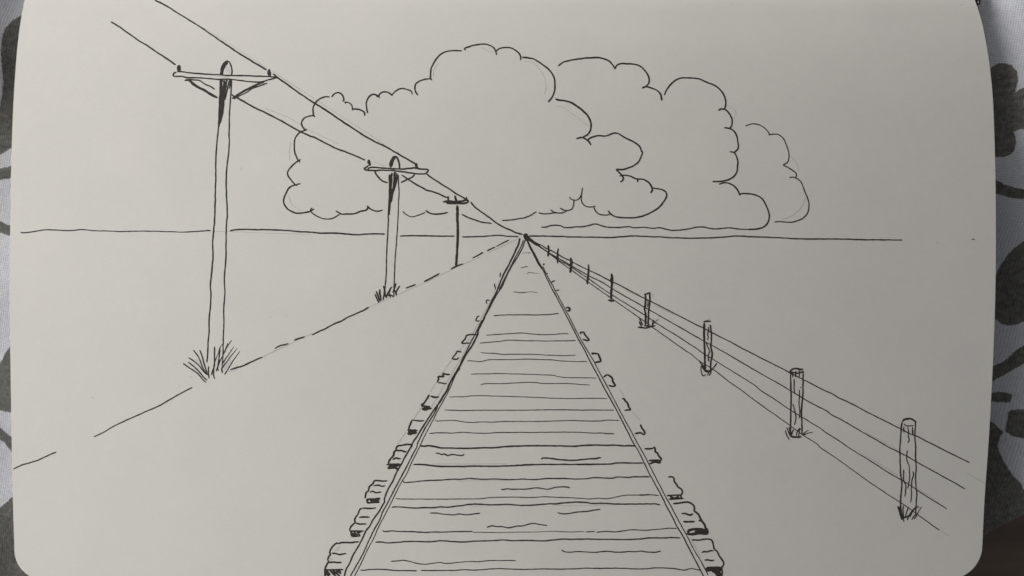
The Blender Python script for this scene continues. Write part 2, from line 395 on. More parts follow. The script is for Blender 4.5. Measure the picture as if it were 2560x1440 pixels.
# ---- utility poles
p1 = drawn('drawn_utility_pole', [('J1220,375 1232,300 1252,215 1290,150 1355,103', 6.5), ('J1245,370 1262,265 1300,190 1352,128', 5), ('J1355,100 1390,120 1415,190 1435,270 1440,320 1430,380', 3.6),
    ('J1200,480 1200,700 1190,900 1180,1200 1165,1430 m460,250 445,450 437,640 440,760 435,900 430,1100 425,1290 420,1430 n410,200 395,400 400,560 385,740 365,950 370,1100 360,1300 345,1440 K980,150 980,430 960,600 950,850 935,1005', 3.5),
    ('J1425,480 1425,560 1410,850 1395,1050 1385,1280 m625,100 620,210 627,320 605,540 590,680 585,830 585,1000 595,1180 597,1350 n590,60 580,400 580,580 570,680 557,900 565,1040 550,1250 550,1430 K1275,120 1275,250 1265,450 1262,620 1255,900 1240,1080', 3.2)],
    label='tallest utility pole outlined in ink, nearest in the row')
drawn('pole_shading', [('J1228,480 1225,700 1218,900 1205,1150 1170,1420', 5), ('J1285,490 1262,700 1250,900 1235,1080 1205,1280', 4.6), ('J1335,480 1305,650 1285,800 1262,1000 1240,1180 1190,1350', 4.8),
    ('J1390,480 1360,600 1325,740 1290,880', 3.8), ('J1412,480 1402,560 1378,660', 3), ('J1240,470 1300,540 1350,490', 3), ('J1260,640 1330,620 1390,560', 2.6)], p1)
drawn('crossarm', many(3.7, 'J325,322 285,340 265,370 270,398 300,405 420,405 520,430 700,435 900,445 1150,465 1300,465 1500,475 1720,505 1900,518 2020,515 2130,490 2250,455 2345,440', 'J345,310 480,320 660,345 900,360 1200,378 1400,390 1600,392 1850,400 2100,408 2340,425'), p1)
drawn('insulator', [('J362,195 360,298', 6), ('J388,192 388,300', 6)], p1); drawn('insulator', [('J2188,278 2162,350', 9), ('J2172,300 2180,385', 7), ('J2195,300 2205,390', 5)], p1)
drawn('brace', [('J500,485 560,480 700,580 850,670 980,740 1145,835', 5.4), ('J620,530 740,615 900,690 1000,765 1120,822', 6.2), ('J560,465 650,475 740,478 800,490 900,560 1000,605 1090,665', 3.6)], p1)
drawn('brace', [('J1445,850 1520,800 1650,715 1800,640 1950,570 2080,510', 5.4), ('J1480,860 1600,790 1720,735 1850,650 1960,610 2140,540', 3.2)], p1)
drawn('grass_tuft', many(3.2, 'K665,765 740,860 790,950 840,1080 890,1180 945,1255', 'K797,765 840,880 870,1000 910,1140 945,1250', 'K570,910 680,990 770,1060 850,1160 930,1250', 'K565,1005 650,1070 770,1180 860,1290 940,1362',
    'K465,1030 560,1100 740,1220 830,1320 912,1408', 'K975,1090 965,1200 978,1325', 'K1092,695 1088,860 1090,1000 1075,1150 1072,1270 1092,1335', 'K1195,710 1185,900 1160,1050 1155,1130 1165,1170')
  + [(t, 3.4, .6) for t in ('K1030,1255 1060,1150 1090,1020 1150,860 1200,710 1250,640', 'K1125,1180 1160,1080 1200,980 1270,840 1310,740 1355,620', 'K1280,820 1330,710 1430,570', 'K1255,1030 1300,950 1380,830 1478,690',
    'K1250,1110 1330,1000 1420,880 1545,725', 'K1292,1250 1340,1170 1430,1020 1510,900 1595,780')] + many(3.6, 'K1240,1100 1230,1150 1250,1215'), p1)
p2 = drawn('drawn_utility_pole', [('L772,290 782,220 812,150 855,122', 8.5), ('L790,150 830,95 870,92 905,120 930,180 945,250 950,345', 4.2),
    ('L740,460 745,600 745,850 735,1050 720,1300 C1590,1150 1580,1400 M705,30 690,300 685,600 670,850 660,920', 3), ('L925,460 930,650 940,800 930,1000 920,1300 M890,20 860,400 850,700 840,900 835,1130', 2.8)],
    label='middle utility pole outlined in ink, its shadowed top filled in')
drawn('pole_shading', [('L795,425 780,600 775,750 765,950 745,1100 740,1250', 6), ('L850,410 852,560 832,720 800,830 772,1000', 6.5), ('L900,435 890,560 870,640 840,740', 5), ('L758,450 760,700', 3.5), ('L835,410 880,415', 4)], p2)
drawn('crossarm', many(4, 'L330,265 300,290 240,335 260,350 400,370 640,365 850,375 1050,400 1220,425 1400,440 1460,435 1500,400 1525,365 1510,350 1360,340 1240,320 1150,328 960,340 820,332 600,320 480,310 380,305 345,315 310,350'), p2)
drawn('insulator', [('L338,172 338,225', 10), ('L350,215 355,262', 7)], p2); drawn('insulator', [('L1285,238 1280,288', 8.5), ('L1290,285 1322,322', 4)], p2)
drawn('brace', many(4, 'L455,385 480,440 540,520 620,585 710,615'), p2); drawn('brace', many(3.7, 'L1250,440 1215,490 1150,530 1080,560 980,610'), p2)
drawn('grass_tuft', many(4, 'M460,1085 500,1180 540,1255', 'M485,1030 520,1130 560,1220', 'M552,990 555,1080 572,1150 570,1215', 'M630,920 650,1000 662,1110 690,1155', 'M665,920 650,1020 640,1110 615,1200',
    'M795,940 760,980 740,1050 765,1145', 'M690,1110 730,1040 760,1010', 'M640,1120 720,1110 780,1100 830,1135', 'M880,870 850,960 820,1060 840,1000 880,1050 880,1105', 'M950,920 900,1010 870,1080'), p2)
p3 = drawn('drawn_utility_pole', [('L2105,1078 2110,1430 E430,1000 430,1200 420,1400 M2108,100 2095,300 2085,450 2085,520', 6.6), ('L2058,875 2075,960 2095,1010', 5.5)], label='smallest utility pole, a single thick ink line on the horizon')
drawn('crossarm', many(5, 'L1825,1000 1900,985 2100,995 2200,985 2290,960 2325,985 2290,1015 2100,1030 1890,1020'), p3)
drawn('insulator', [('L1920,890 1925,970', 5)], p3); drawn('insulator', [('L2285,910 2285,955', 5)], p3)

# ---- rails
drawn('drawn_rail', [
    ('N1118,290 1090,400 1020,550 950,700 880,850 820,950 770,1060 720,1180 650,1350 O1250,480 1170,640 1090,810 1020,960', 3.9),
    ('N1190,320 1140,450 1060,600 960,800 870,980 790,1130 700,1310', 2.6), ('N1225,320 1170,470 1090,620 1000,770 920,900 830,1090 760,1250 O1330,390 1240,540 1160,700 1090,830 1020,960', 2.6),
    ('Q1320,0 1200,240 1080,480 990,660 930,770 880,880', 2.5),
    ('O1060,890 1000,1010 920,1180 Q1230,290 1120,510 1050,610 970,740 900,880 800,1040 720,1180 660,1290 R1420,120 1340,250 1250,390', 4.3),
    ('R1250,390 1160,520 1050,680 920,880 830,1030 720,1200 S1200,180 1060,410 980,570 900,710 820,890 720,1060 640,1280 650,1310 T1260,0 1180,150 1060,310 1000,430 920,530 830,730 730,900 660,1020 590,1180 520,1310 478,1450', 3.7),
    ('R1240,430 1170,580 1080,720 1000,850 930,980 830,1190 S1300,200 1190,420 1040,710 880,1010 750,1260 T1340,0 1240,180 1190,320 1060,550 960,770 850,1010 720,1240 605,1450', 3),
    ('Q880,960 780,1120 700,1310 R1430,180 1350,330 1250,500 1160,680 1060,870 960,1060 890,1210 S1360,200 1200,510 1090,760 1000,900 860,1170 T1410,0 1300,210 1160,480 1080,670 980,850 880,1060 770,1290 685,1450', 2.3)],
    label='left rail drawn as a double inked line')
drawn('drawn_rail', [('N1250,310 1330,470 1400,600 1480,760 1570,905', 5),
    ('N1565,890 1640,1060 1720,1220 1840,1440 U490,0 600,210 700,410 800,580 900,790 980,940 1060,1080 1150,1260 V960,220 1080,430 1200,660 1320,890 1420,1090 1510,1250 W940,250 1050,480 1150,680 1270,900 1370,1080 1460,1260 X985,0 1100,210 1220,450 1330,630 1450,870 1570,1100 1680,1310 1756,1450', 2.9),
    ('N1580,860 1660,1030 1760,1210 1880,1440 U535,0 640,210 760,430 870,620 980,800 1100,1030 1220,1250 V1060,270 1200,540 1330,780 1440,980 1550,1190 W1000,220 1130,470 1250,710 1370,940 1500,1190 X1075,0 1200,240 1330,480 1440,680 1560,920 1700,1150 1800,1340 1838,1425', 2.3)],
    label='right rail drawn as two thin inked lines')

# ---- sleepers, nearest first
def sleeper(lines, ends, grains=None, darks=None, label=None):
    o = drawn('drawn_sleeper', lines, label=label)
    for e in ends: drawn('sleeper_end', e, o)
    if grains: drawn('wood_grain', grains, o)
    if darks:
        for d in darks: drawn('end_shading', d, o)
sleeper([('T1110,768 1200,762 1370,778 1600,760 1800,748 2200,755 g160,735 400,750 640,757 840,742 1200,735 1420,720 1600,732 1800,728 2240,738 k0,132 300,105 640,102 1150,98 1450,108 1700,100 2200,115 j1300,1350 1700,1345 1950,1318 2560,1310 X900,680 1100,672 1280,678', 3.5),
     ('T805,1322 880,1325 1000,1310 1200,1305 1350,1315 1480,1330 1700,1330 1930,1335', 3), ('T2020,1328 2300,1330 g200,1327 460,1327 600,1315 900,1320 1100,1303 1360,1293 1600,1302 1800,1308 2200,1300 k0,1055 400,1060 800,1045 1150,1028 1500,1036 1800,1030 2400,1038 X300,1295 620,1295 750,1280 1000,1280 1150,1292 1370,1320 1450,1300 1510,1290 1580,1305 1690,1325', 2.8)],
    [many(4.4, 'T770,755 650,770 420,775 375,800', 'T365,780 320,785 260,840 215,910 195,980 215,1010', 'T215,1000 170,1060 155,1110 170,1150', 'T170,1150 130,1220 100,1290 100,1450', 'T240,985 320,988 390,1010 520,990', 'T170,1170 270,1163 340,1175 425,1170', 'T110,1315 300,1315 455,1315'),
     many(4.2, 'X1520,720 1660,722 1820,700 1900,715 1930,750 1950,850 1970,910 2020,950 2060,1030 2120,1110 2155,1175 2140,1230 2110,1270 2120,1350 2115,1450', 'X1725,970 1760,950 1840,955 1880,935 1940,935', 'X1775,1125 1850,1122 1900,1135 1960,1123')],
    [('T1420,1145 1550,1138 1670,1125 1800,1150 1920,1185 2100,1205 2270,1185 g160,1170 280,1190 500,1170 800,1148 900,1155 1170,1132 1400,1132 1530,1128 1675,1135', 2.5), ('k300,440 400,500 560,520 850,495 1100,515 1350,525 1700,490 2150,520 2400,500 X230,950 400,955 510,940 600,960 720,965 800,962 890,940', 3)],
    [many(5, 'T130,1330 200,1420', 'T190,1330 310,1440', 'T250,1330 400,1445', 'T320,1330 420,1390', 'T120,1380 180,1450', 'T370,1330 410,1360', 'T110,1330 105,1440'),
     many(7, 'X1800,1310 1840,1282 2000,1275 2110,1272', 'X1810,1335 1950,1312 2100,1300', 'X1930,1352 2000,1345 2090,1330', 'X1980,1385 2060,1390 2090,1420', 'X2030,1355 2085,1390', 'X2010,1415 2080,1440')],
    label='nearest sleeper, cut by the foot of the page')
sleeper([('T1440,70 1480,60 1660,65 1820,80 2050,75 2260,72 f180,1335 280,1345 450,1325 620,1305 720,1288 1000,1285 1150,1297 1400,1288 1560,1290 1720,1305 1900,1307 2100,1297 2350,1275 j100,635 250,615 480,602 700,612 780,625 1050,625 1200,637 1550,642 1900,638 2080,640 2155,657', 3.5),
     ('T1250,535 1300,548 1440,540 1600,550 1850,555 2100,567 g0,560 200,562 500,553 810,548', 3.3), ('g820,568 950,565 1150,570 1500,568 1700,562 2000,562 2450,545 j100,1188 400,1200 650,1190', 1.8), ('j680,1200 850,1188', 2.6), ('j890,1205 1050,1190 1300,1195 1420,1180 1580,1155 1850,1168 2100,1147 2350,1125 2490,1127', 2.7)],
    [many(4, 'T1110,70 1080,85 850,85', 'T850,80 820,90 790,120 760,200 710,270 690,320 705,375', 'T705,375 640,420 600,480 590,530', 'T785,265 840,260 985,265', 'T710,380 800,400 920,403', 'T600,540 720,545 865,540'),
     many(4.6, 'W1630,1272 1700,1265 1850,1243 1940,1245 1990,1270 2040,1330 2050,1390 2085,1435 X1570,90 1565,130 1650,210 1690,300 1730,360 1775,430 1790,500', 'X1655,335 1700,330', 'X1315,195 1390,190 1440,210 1490,220 1535,200', 'X1350,355 1565,355')],
    [('T2205,182 g100,183 200,200 330,212 450,218 550,200 650,215 750,213 850,198 960,185', 3), ('g1100,465 1190,435 1300,450 1400,455 1530,475 1700,440 1800,440 2020,388 2150,412 2300,432', 3), ('j110,808 180,832 300,835 480,802 700,785 960,745', 3)],
    [many(4, 'T620,560 635,640 800,640', 'T625,560 720,640', 'T680,560 760,640', 'T740,560 800,630', 'T620,600 700,640', 'T760,575 830,555', 'T610,550 630,600'),
     many(7, 'X1430,550 1480,522 1640,502 1780,520', 'X1415,590 1500,602 1640,585 1830,590', 'X1590,550 1700,540 1830,550', 'X1450,572 1470,610', 'X1800,480 1825,540 1820,600', 'X1620,525 1780,530')],
    label='second sleeper, heavily blackened at its right end')
sleeper([('S1010,900 1040,925 1170,922 1350,905 1520,890 1800,880 2050,870 f420,785 520,790 760,770 940,782 1300,783 1580,792 1800,783 2060,790 2250,775 2460,768 j0,130 250,130 480,140 700,132 850,115 1230,120 1290,100 1540,108 1630,97 1950,95', 3.2),
     ('S875,1250 940,1258 1200,1260 1500,1262 2000,1262 f300,1183 550,1180 960,1175 1080,1160 1250,1148 1600,1143 2000,1150 2250,1135 j0,502 300,512 550,525 760,538 930,525 1080,535 1200,520 1350,485 1480,465 1750,460 2000,455 2130,473', 2.3), ('j1740,462 1950,455', 3.6)],
    [many(4, 'S700,893 600,900 450,900 420,950 340,1020 325,1110 290,1120 260,1245', 'S430,1000 490,985 550,990 600,1010 655,998', 'S365,1125 410,1105 470,1135 580,1120'),
     many(4.1, 'W1525,742 1600,735 1640,765 1645,830 1700,900 1720,940 1790,990 1810,1050 1780,1110 1785,1165', 'W1505,1115 1600,1110 1780,1100')],
    [('f1385,990 1430,990 1480,975 1600,985 1850,982 2100,958 2300,985 j0,325 100,303 260,295 350,315', 3.2)],
    [many(5, 'S290,1265 420,1265 555,1245', 'S300,1340 420,1330 545,1320', 'S302,1260 308,1335', 'S370,1295 450,1298 540,1275', 'S400,1310 460,1320'), many(5, 'W1550,1180 1700,1172 1820,1168', 'W1570,1130 1650,1165 1730,1130')],
    label='third sleeper, with a short blackened end on the left')
sleeper([('S1365,195 1440,205 1560,195 1650,210 1780,240 2100,245 f200,160 500,165 760,165 1000,157 1250,155 1450,135 1650,122 1900,118 2560,118 V250,1245 420,1235 560,1222 900,1225 1080,1225 1280,1235 1490,1237 1510,1245', 4.1),
     ('S1230,570 1300,570 1500,580 1700,605 2100,610 f600,530 850,522 1400,522 1700,510 1900,498 2100,490 2450,488 W0,485 200,482 400,475 500,460 760,460 860,465 1010,462', 4)],
    [many(4.6, 'S1190,175 1080,170 980,185 910,200 885,240 880,280 840,320 830,380 760,470 730,540 740,560', 'S890,290 990,290 1040,312 1080,310', 'S820,470 880,435 930,455 965,455'),
     many(4.9, 'W1055,175 1220,172', 'W1225,150 1250,145 1265,170 1265,235 1310,265 1330,310 1385,385 1370,410', 'W1360,410 1140,412', 'W1360,415 1360,455 1250,440 1150,478')],
    many(3.8, 'S1675,345 1730,345 1790,370 1850,360 1910,395 1960,378 2020,372 2120,385 2215,388 2240,365') + many(3.8, 'f2185,380 2210,360 2260,357 2400,370 2560,395 p1440,1150.5 1468,1147.5 W80,370 175,352'),
    [many(6, 'S700,575 850,568 980,570', 'S735,610 850,600 930,595', 'S720,640 850,635 900,645', 'S895,640 905,695')],
    label='fourth sleeper, with curly grain marks between the rails')
sleeper([('R1190,715 1210,738 1320,735 1560,728 1680,745 1800,765 1920,768 2150,758 2350,762 2560,750 p1330,1053.5 V0,737 260,730 400,735 640,740 800,738 940,725 1180,730', 2.2), ('R1065,992 1220,975 1500,980 1740,968 2000,982 2200,985 2420,972 p1330,1081 V0,962 200,963 420,967 640,983 800,980 950,990 1080,995', 2.4)],
    [many(3.9, 'R740,720 880,740 955,735', 'R720,715 690,800 665,850 650,910'), many(4.6, 'V1610,815 1640,890 1680,940 1695,1000 1660,1005 1610,975 1500,995')], None,
    [many(6.5, 'R640,920 720,930 810,930', 'R650,955 800,960', 'R640,985 800,975', 'R640,1005 720,1000')], label='fifth sleeper, a black block under its left end')
sleeper([('R1470,260 1600,255 1760,255 1900,237 2080,232 2330,240 2560,245 p1330,993 V0,290 200,292 520,287 720,287 940,287', 2.1), ('R1370,520 1560,525 1800,530 2000,525 2560,525 p1330,1025 V0,515 220,520 600,522 900,520 1075,523', 2.3)],
    [many(4.6, 'R1065,215 1020,290 960,380 930,430 1000,450 1075,450', 'R1095,245 1190,265 1250,257'), many(4.7, 'V1245,292 1280,295 1300,340 1350,385 1375,460 1410,515 1360,518 1295,525')], None,
    [many(6.5, 'R930,485 1000,488 1100,490', 'R930,510 1020,510', 'R915,400 920,450')], label='sixth sleeper, with a small blackened left end')
sleeper([('Q1100,1083 1220,1077 1400,1078 1640,1068 1900,1077 2150,1083 U0,1097 200,1110 300,1135 430,1150 700,1155 1045,1160', 2), ('Q1295,1292 1380,1275 1700,1273 2000,1257 2350,1248 U0,1270 250,1272 430,1268 620,1280 800,1295 915,1300', 2)],
    [many(4.4, 'Q670,1087 580,1085 555,1065 540,1110 560,1130 440,1135 455,1160 430,1235') + many(3.6, 'Q440,1250 510,1258 560,1270 610,1268'), many(4.6, 'U1190,1138 1270,1098 1340,1135 1375,1180 1370,1215 1420,1310 1390,1325 1350,1325 1305,1308')], label='seventh sleeper, thin wavy lines with hooked ends')
sleeper([('Q1300,648 1340,658 1620,670 1720,687 2000,683 2400,690 U0,700 200,707 450,712 630,703', 2.1), ('Q1030,818 1070,812 1160,822 1280,833 1430,798 1700,793 2000,790 2200,780 U0,792 150,797 300,815 480,823 600,832 860,828', 2.1)],
    [many(3.9, 'Q905,640 870,630 815,632 800,670 760,720 720,775 760,785 820,785 855,755'), many(4.6, 'U985,690 950,665 1085,672', 'U1085,672 1090,700 1130,790 1135,825 1020,848')], label='eighth sleeper, bracket shaped ends outside both rails')
sleeper([('Q1405,300 1470,300 1700,283 1950,268 2100,257 2350,283 U0,295 200,288 420,272 490,275', 2.2), ('Q1275,465 1450,445 1650,430 1800,405 1960,403 2150,412 U0,418 300,418 500,415 630,410', 2.2)],
    [many(3.8, 'Q1210,290 1110,290 1010,315 990,360 950,410 910,460 1070,460'), many(4.4, 'U740,275 720,245 800,243', 'U800,243 805,280 860,350 905,400', 'U905,400 880,415 780,385')], label='ninth sleeper, its left end an open wedge crossing the rail')
sleeper([('O1235,873 1400,860 1600,857 1900,857 2150,857 2350,850 2530,825', 2.5)], [many(3.4, 'O940,883 900,900 890,935 870,965 890,980 945,975'), many(4, 'i275,1040 320,1025 355,1050 345,1095 300,1090', 'i330,1050 350,1085')], label='tenth sleeper, a single line between the rails')
sleeper([('O1628,395 1700,405 1770,413 1870,408', 2.3), ('O1870,408 1960,395 2110,412', 1.2)], [many(3.2, 'O1148,563 1100,560 1085,595 1090,635'), many(3.4, 'N1845,1335 1905,1315')], label='eleventh sleeper, a short fading line')
sleeper([('N1270,995 1285,970 1370,978 1500,990', 1.7, .6)], [many(3.2, 'O1250,230 1250,290 1275,305 1258,355'), many(3.4, 'N1755,1165 1815,1130')], label='twelfth sleeper, a hooked short stroke')
sleeper([('N1135,880 1200,858 1268,848', 1.9)], [many(3.2, 'O1370,15 1360,100'), many(3.2, 'N1660,995 1675,985')], label='thirteenth sleeper, a slanting dash')
sleeper([('N1160,582 1260,575', .9), ('N1260,575 1340,578', 1.5)], [many(3.8, 'N1585,820 1600,795')], label='farthest sleeper, a faint tick near the vanishing point')

# ---- fence
FW = 'drawn_fence_wire'
drawn(FW, [('N1270,270 1340,330 1450,395 1500,420', 6), ('P200,395 300,445 390,500 520,560 700,665 860,745 1000,820 1200,920 1400,1010 1650,1140 1800,1210 2000,1315 Y130,225 430,380 600,460 850,590 1000,665 1200,770 1400,870 1590,965 1740,1045 2000,1175 2200,1275 a1160,205 1400,325 1600,430 1800,530 1980,620 2200,735 b1100,350 1300,450 1560,585 1810,700 1870,745 2100,850 2350,980 d0,50 300,200 500,300 750,425 900,505 1030,555 1250,665 1460,770 1700,890 1900,990 2110,1092', 3)], label='topmost fence wire')
drawn(FW, [('P30,320 120,380 210,430 400,565 600,680 860,830 1200,1025 1450,1150 1650,1270 1930,1440 Y200,425 430,555 600,650 850,795 1200,995 1400,1110 1640,1245 1800,1330 a500,115 640,190 900,335 1200,510 1500,685 1800,855 2000,970 2220,1100 b1180,765 1380,880 1680,1035 1720,1075 2000,1225 d0,500 250,640 450,760 700,885 860,965 1050,1075 1250,1190 1450,1300 e1400,150 1650,290 1850,400 2020,500', 2.7), ('P0,300 100,370 200,425', 6)], label='second fence wire from the top')
drawn(FW, [('P190,430 420,585 600,710 860,860 1190,1080 1500,1300 1700,1430 Y200,570 400,695 600,830 850,990 1100,1140 1250,1240 a300,230 500,370 700,490 940,640 1200,800 1500,990 1800,1190 c0,120 300,310 620,530 830,655 1000,760 1200,880 1290,950 1600,1150 1800,1290 d0,980 300,1170 600,1340 e500,180 750,320 900,410 1060,520 1300,680 1500,800 1650,895', 2.4)], label='third fence wire from the top')
drawn(FW, [('P440,605 600,730 860,915 1200,1160 1400,1300 Y0,540 300,750 430,840 560,940 760,1080 950,1215 1190,1385 a100,290 200,350 400,510 620,640 800,770 1000,930 1250,1100 1450,1255 c0,405 200,545 600,830 840,1010 1000,1110 1150,1205 1200,1265 1460,1440 e0,285 200,425 430,580 600,690 850,850 1040,990 1250,1140 1500,1320', 2.3)], label='lowest fence wire')
FP = 'drawn_fence_post'
q = drawn(FP, [('d775,268 800,235 860,215 940,215 990,240 1040,285', 5), ('d765,280 745,400 730,600 715,850 720,1000 725,1250 e725,100 725,150 755,350 740,600 730,800 740,900 760,1060', 3.6), ('d1030,280 1020,500 1025,700 1035,800 1030,1000 1045,1250 e1035,200 1035,400 1055,600 1040,830 1030,1000', 3.5), ('d800,320 830,350 890,360 990,348', 3)], label='nearest and tallest fence post, at the right end')
drawn('wood_grain', many(2.9, 'd795,370 800,485', 'd870,375 890,480 885,560 905,640 880,695', 'd970,380 975,520', 'd865,850 855,950 855,1040 900,1150 910,1300 e915,200 895,400 870,485', 'd795,1235 e795,340 835,420 830,570 815,650', 'e980,145 990,210 960,330 945,500 950,620 935,770') + many(4, 'd970,440 978,520'), q)
drawn('grass_tuft', many(4.6, 'e675,850 720,980 760,1110', 'e715,855 740,980 780,1070', 'e770,1080 850,1055 930,1030') + many(2.9, 'e785,830 780,960 790,1080', 'e890,860 850,970 830,1040', 'e770,1060 800,1155', 'e1040,1000 980,1070 955,1110')
  + [(t, 3.6, .6) for t in ('e870,1120 890,1050 940,960 1010,880 1090,835', 'e920,1050 960,970 1030,890 1120,855', 'e1000,1095 1030,1060 1080,970 1155,855')], q)
q = drawn(FP, [('b915,235 950,200 1010,170 1090,175 1120,190 1175,185', 4.6), ('b915,240 1000,250 1080,262 1190,232', 4), ('b930,245 935,500 940,700 935,1000 930,1250 c612,870 610,960', 3.7), ('b1180,215 1180,400 1180,600 1165,800 1150,1000 1155,1200 c840,870 835,1010', 3.8), ('c610,1040 700,1060 820,1055', 5)], label='second fence post from the right, with an open oval top')
drawn('wood_grain', many(2.9, 'b965,250 975,350', 'b1040,220 1030,340', 'b1100,200 1110,340', 'b1000,380 1005,480 1000,560 1015,680', 'b1105,600 1110,700 1100,850 1115,1020 1105,1160', 'b980,880 1000,950 1035,1120 1035,1180 1010,1295', 'b1125,548 1145,548'), q)
drawn('grass_tuft', many(2.9, 'c505,930 530,1020 585,1110', 'c530,870 570,960 610,1030', 'c575,860 600,960 615,1030', 'c670,910 640,980 625,1030', 'c795,880 740,960 725,1040', 'c795,890 775,1000 770,1090', 'c800,900 830,900') + many(5, 'c600,900 610,1040', 'c570,960 612,1030') + [(t, 3.2, .5) for t in ('c850,1010 900,970 970,920', 'c860,1030 960,985 1055,962')], q)
q = drawn(FP, [('Y1592,840 1650,825 1728,825', 5), ('Y1605,870 1600,1100 1610,1400 a490,200 495,400 500,680', 4.9), ('Y1725,900 1745,1100 1735,1300 a615,200 640,350 615,560 605,690', 4.2)], label='third fence post from the right, its cap stroke set apart')
drawn('wood_grain', many(2.9, 'Y1680,940 1690,1010 1670,1090 1685,1120 1670,1200', 'a520,130 550,200 590,310 565,390 580,520'), q)
drawn('grass_tuft', many(6.5, 'a440,570 480,650 520,700 620,705') + many(2.8, 'a380,490 420,550 500,680', 'a420,600 425,700 460,800 510,775', 'a735,545 680,620 625,690', 'a575,730 545,785', 'a620,700 605,770 580,790'), q)
q = drawn(FP, [('Y430,290 425,500 415,600 430,700 425,900', 4.4), ('Y515,260 515,420 505,560 490,680 480,920', 4.4), ('Y405,285 450,275 520,250', 4.2), ('Y410,915 490,930', 5), ('Y285,940 450,960 520,935 620,918', 4)], label='fourth fence post from the right, square topped, on a short ground stroke')
drawn('wood_grain', many(2.5, 'Y465,385 480,440 470,540'), q)
drawn('grass_tuft', many(3.4, 'Y300,830 350,925', 'Y310,770 370,905', 'Y595,800 560,900') + [('Y565,900 610,850 690,780', 3, .6)], q)
drawn(FP, [('i1190,360 1200,440 1195,560 1185,700 1180,870', 5.6), ('i1175,450 1195,540', 6), ('i1125,880 1170,900 1250,890', 4.6)], label='fifth fence post from the right, a solid thick stroke with a foot')
drawn(FP, [('P1212,812 1205,1000 1185,1200', 4.6)], label='sixth fence post from the right, a plain bar')
drawn(FP, [('P850,680 865,770 855,880 845,965', 5.8)], label='seventh fence post from the right, blunt headed')
drawn(FP, [('P600,490 590,640 590,780', 4.4)], label='eighth fence post from the right, a thin bar')
drawn(FP, [('P405,430 415,540 400,640', 5.4)], label='farthest and shortest fence post, next to the vanishing point')

# ---- pencil under-drawing that was not rubbed out
for st in many(1.35, 'A1150,290 1400,430 1700,620 2080,870', 'A2160,910 2560,1180', 'B180,560 560,800 900,1020 1300,1280 1540,1434', 'B0,970 300,1090 560,1245 950,1430', 'C1400,430 1550,490',
    'K2045,905 2560,660', 'h130,1060 380,930 640,815 960,660 1120,590', 'M330,1345 1000,1055 1500,830 1980,600', 'M2230,480 2560,340', 'N480,570 800,430 1130,270', 'O1300,360 1100,700 800,1240 Q600,950 280,1440', 'Q1130,340 700,1100 480,1440', 'R1300,130 1100,480',
    'R900,480 750,700', 'R600,950 430,1200', 'D930,135 1030,195 1100,210', 'D1480,320 1600,340 1690,430 1760,570 1760,700 1740,745', 'D1880,905 1960,905 2080,980 2200,1070 2320,1160', 'D320,520 340,410 390,350', 'H500,420 600,490 610,560 580,600', 'H1300,1070 1390,1170 1415,1270',
    'I1500,490 1450,600 1350,700 1210,765', 'C345,180 325,280 330,420', 'C310,860 360,980 470,1060', 'd20,480 400,680 650,820', 'd20,960 400,1170 700,1370', 'e1060,490 1300,640 1500,770', 'e2060,190 2430,390', 'e1520,1330 1700,1440', 'V1170,80 1280,240', 'V1440,550 1600,730',
    'f0,480 700,480 1500,475', 'f500,820 1500,810', 'f760,1320 1600,1310', 'j0,670 500,668 1300,655', 'n320,220 600,215 1100,235', 'C0,1345 600,1360', 'Y20,195 200,300', 'Y600,500 1000,690', 'X1490,680 1700,1080'):
    drawn('pencil_line', [st], m=PENCIL)
for st in many(7, 'K700,960 860,1050', 'K1280,1150 1400,960', 'K1330,1190 1500,1150', 'J1320,200 1380,330', 'J950,340 1350,430', 'O1340,200 1250,420', 'T300,930 370,860', 'T160,1130 240,1090') + many(4, 'Y1640,780 1720,780', 'Y550,260 580,340', 'K580,1290 640,1310'):
    drawn('pencil_smudge', [st], m=SMUDGE)

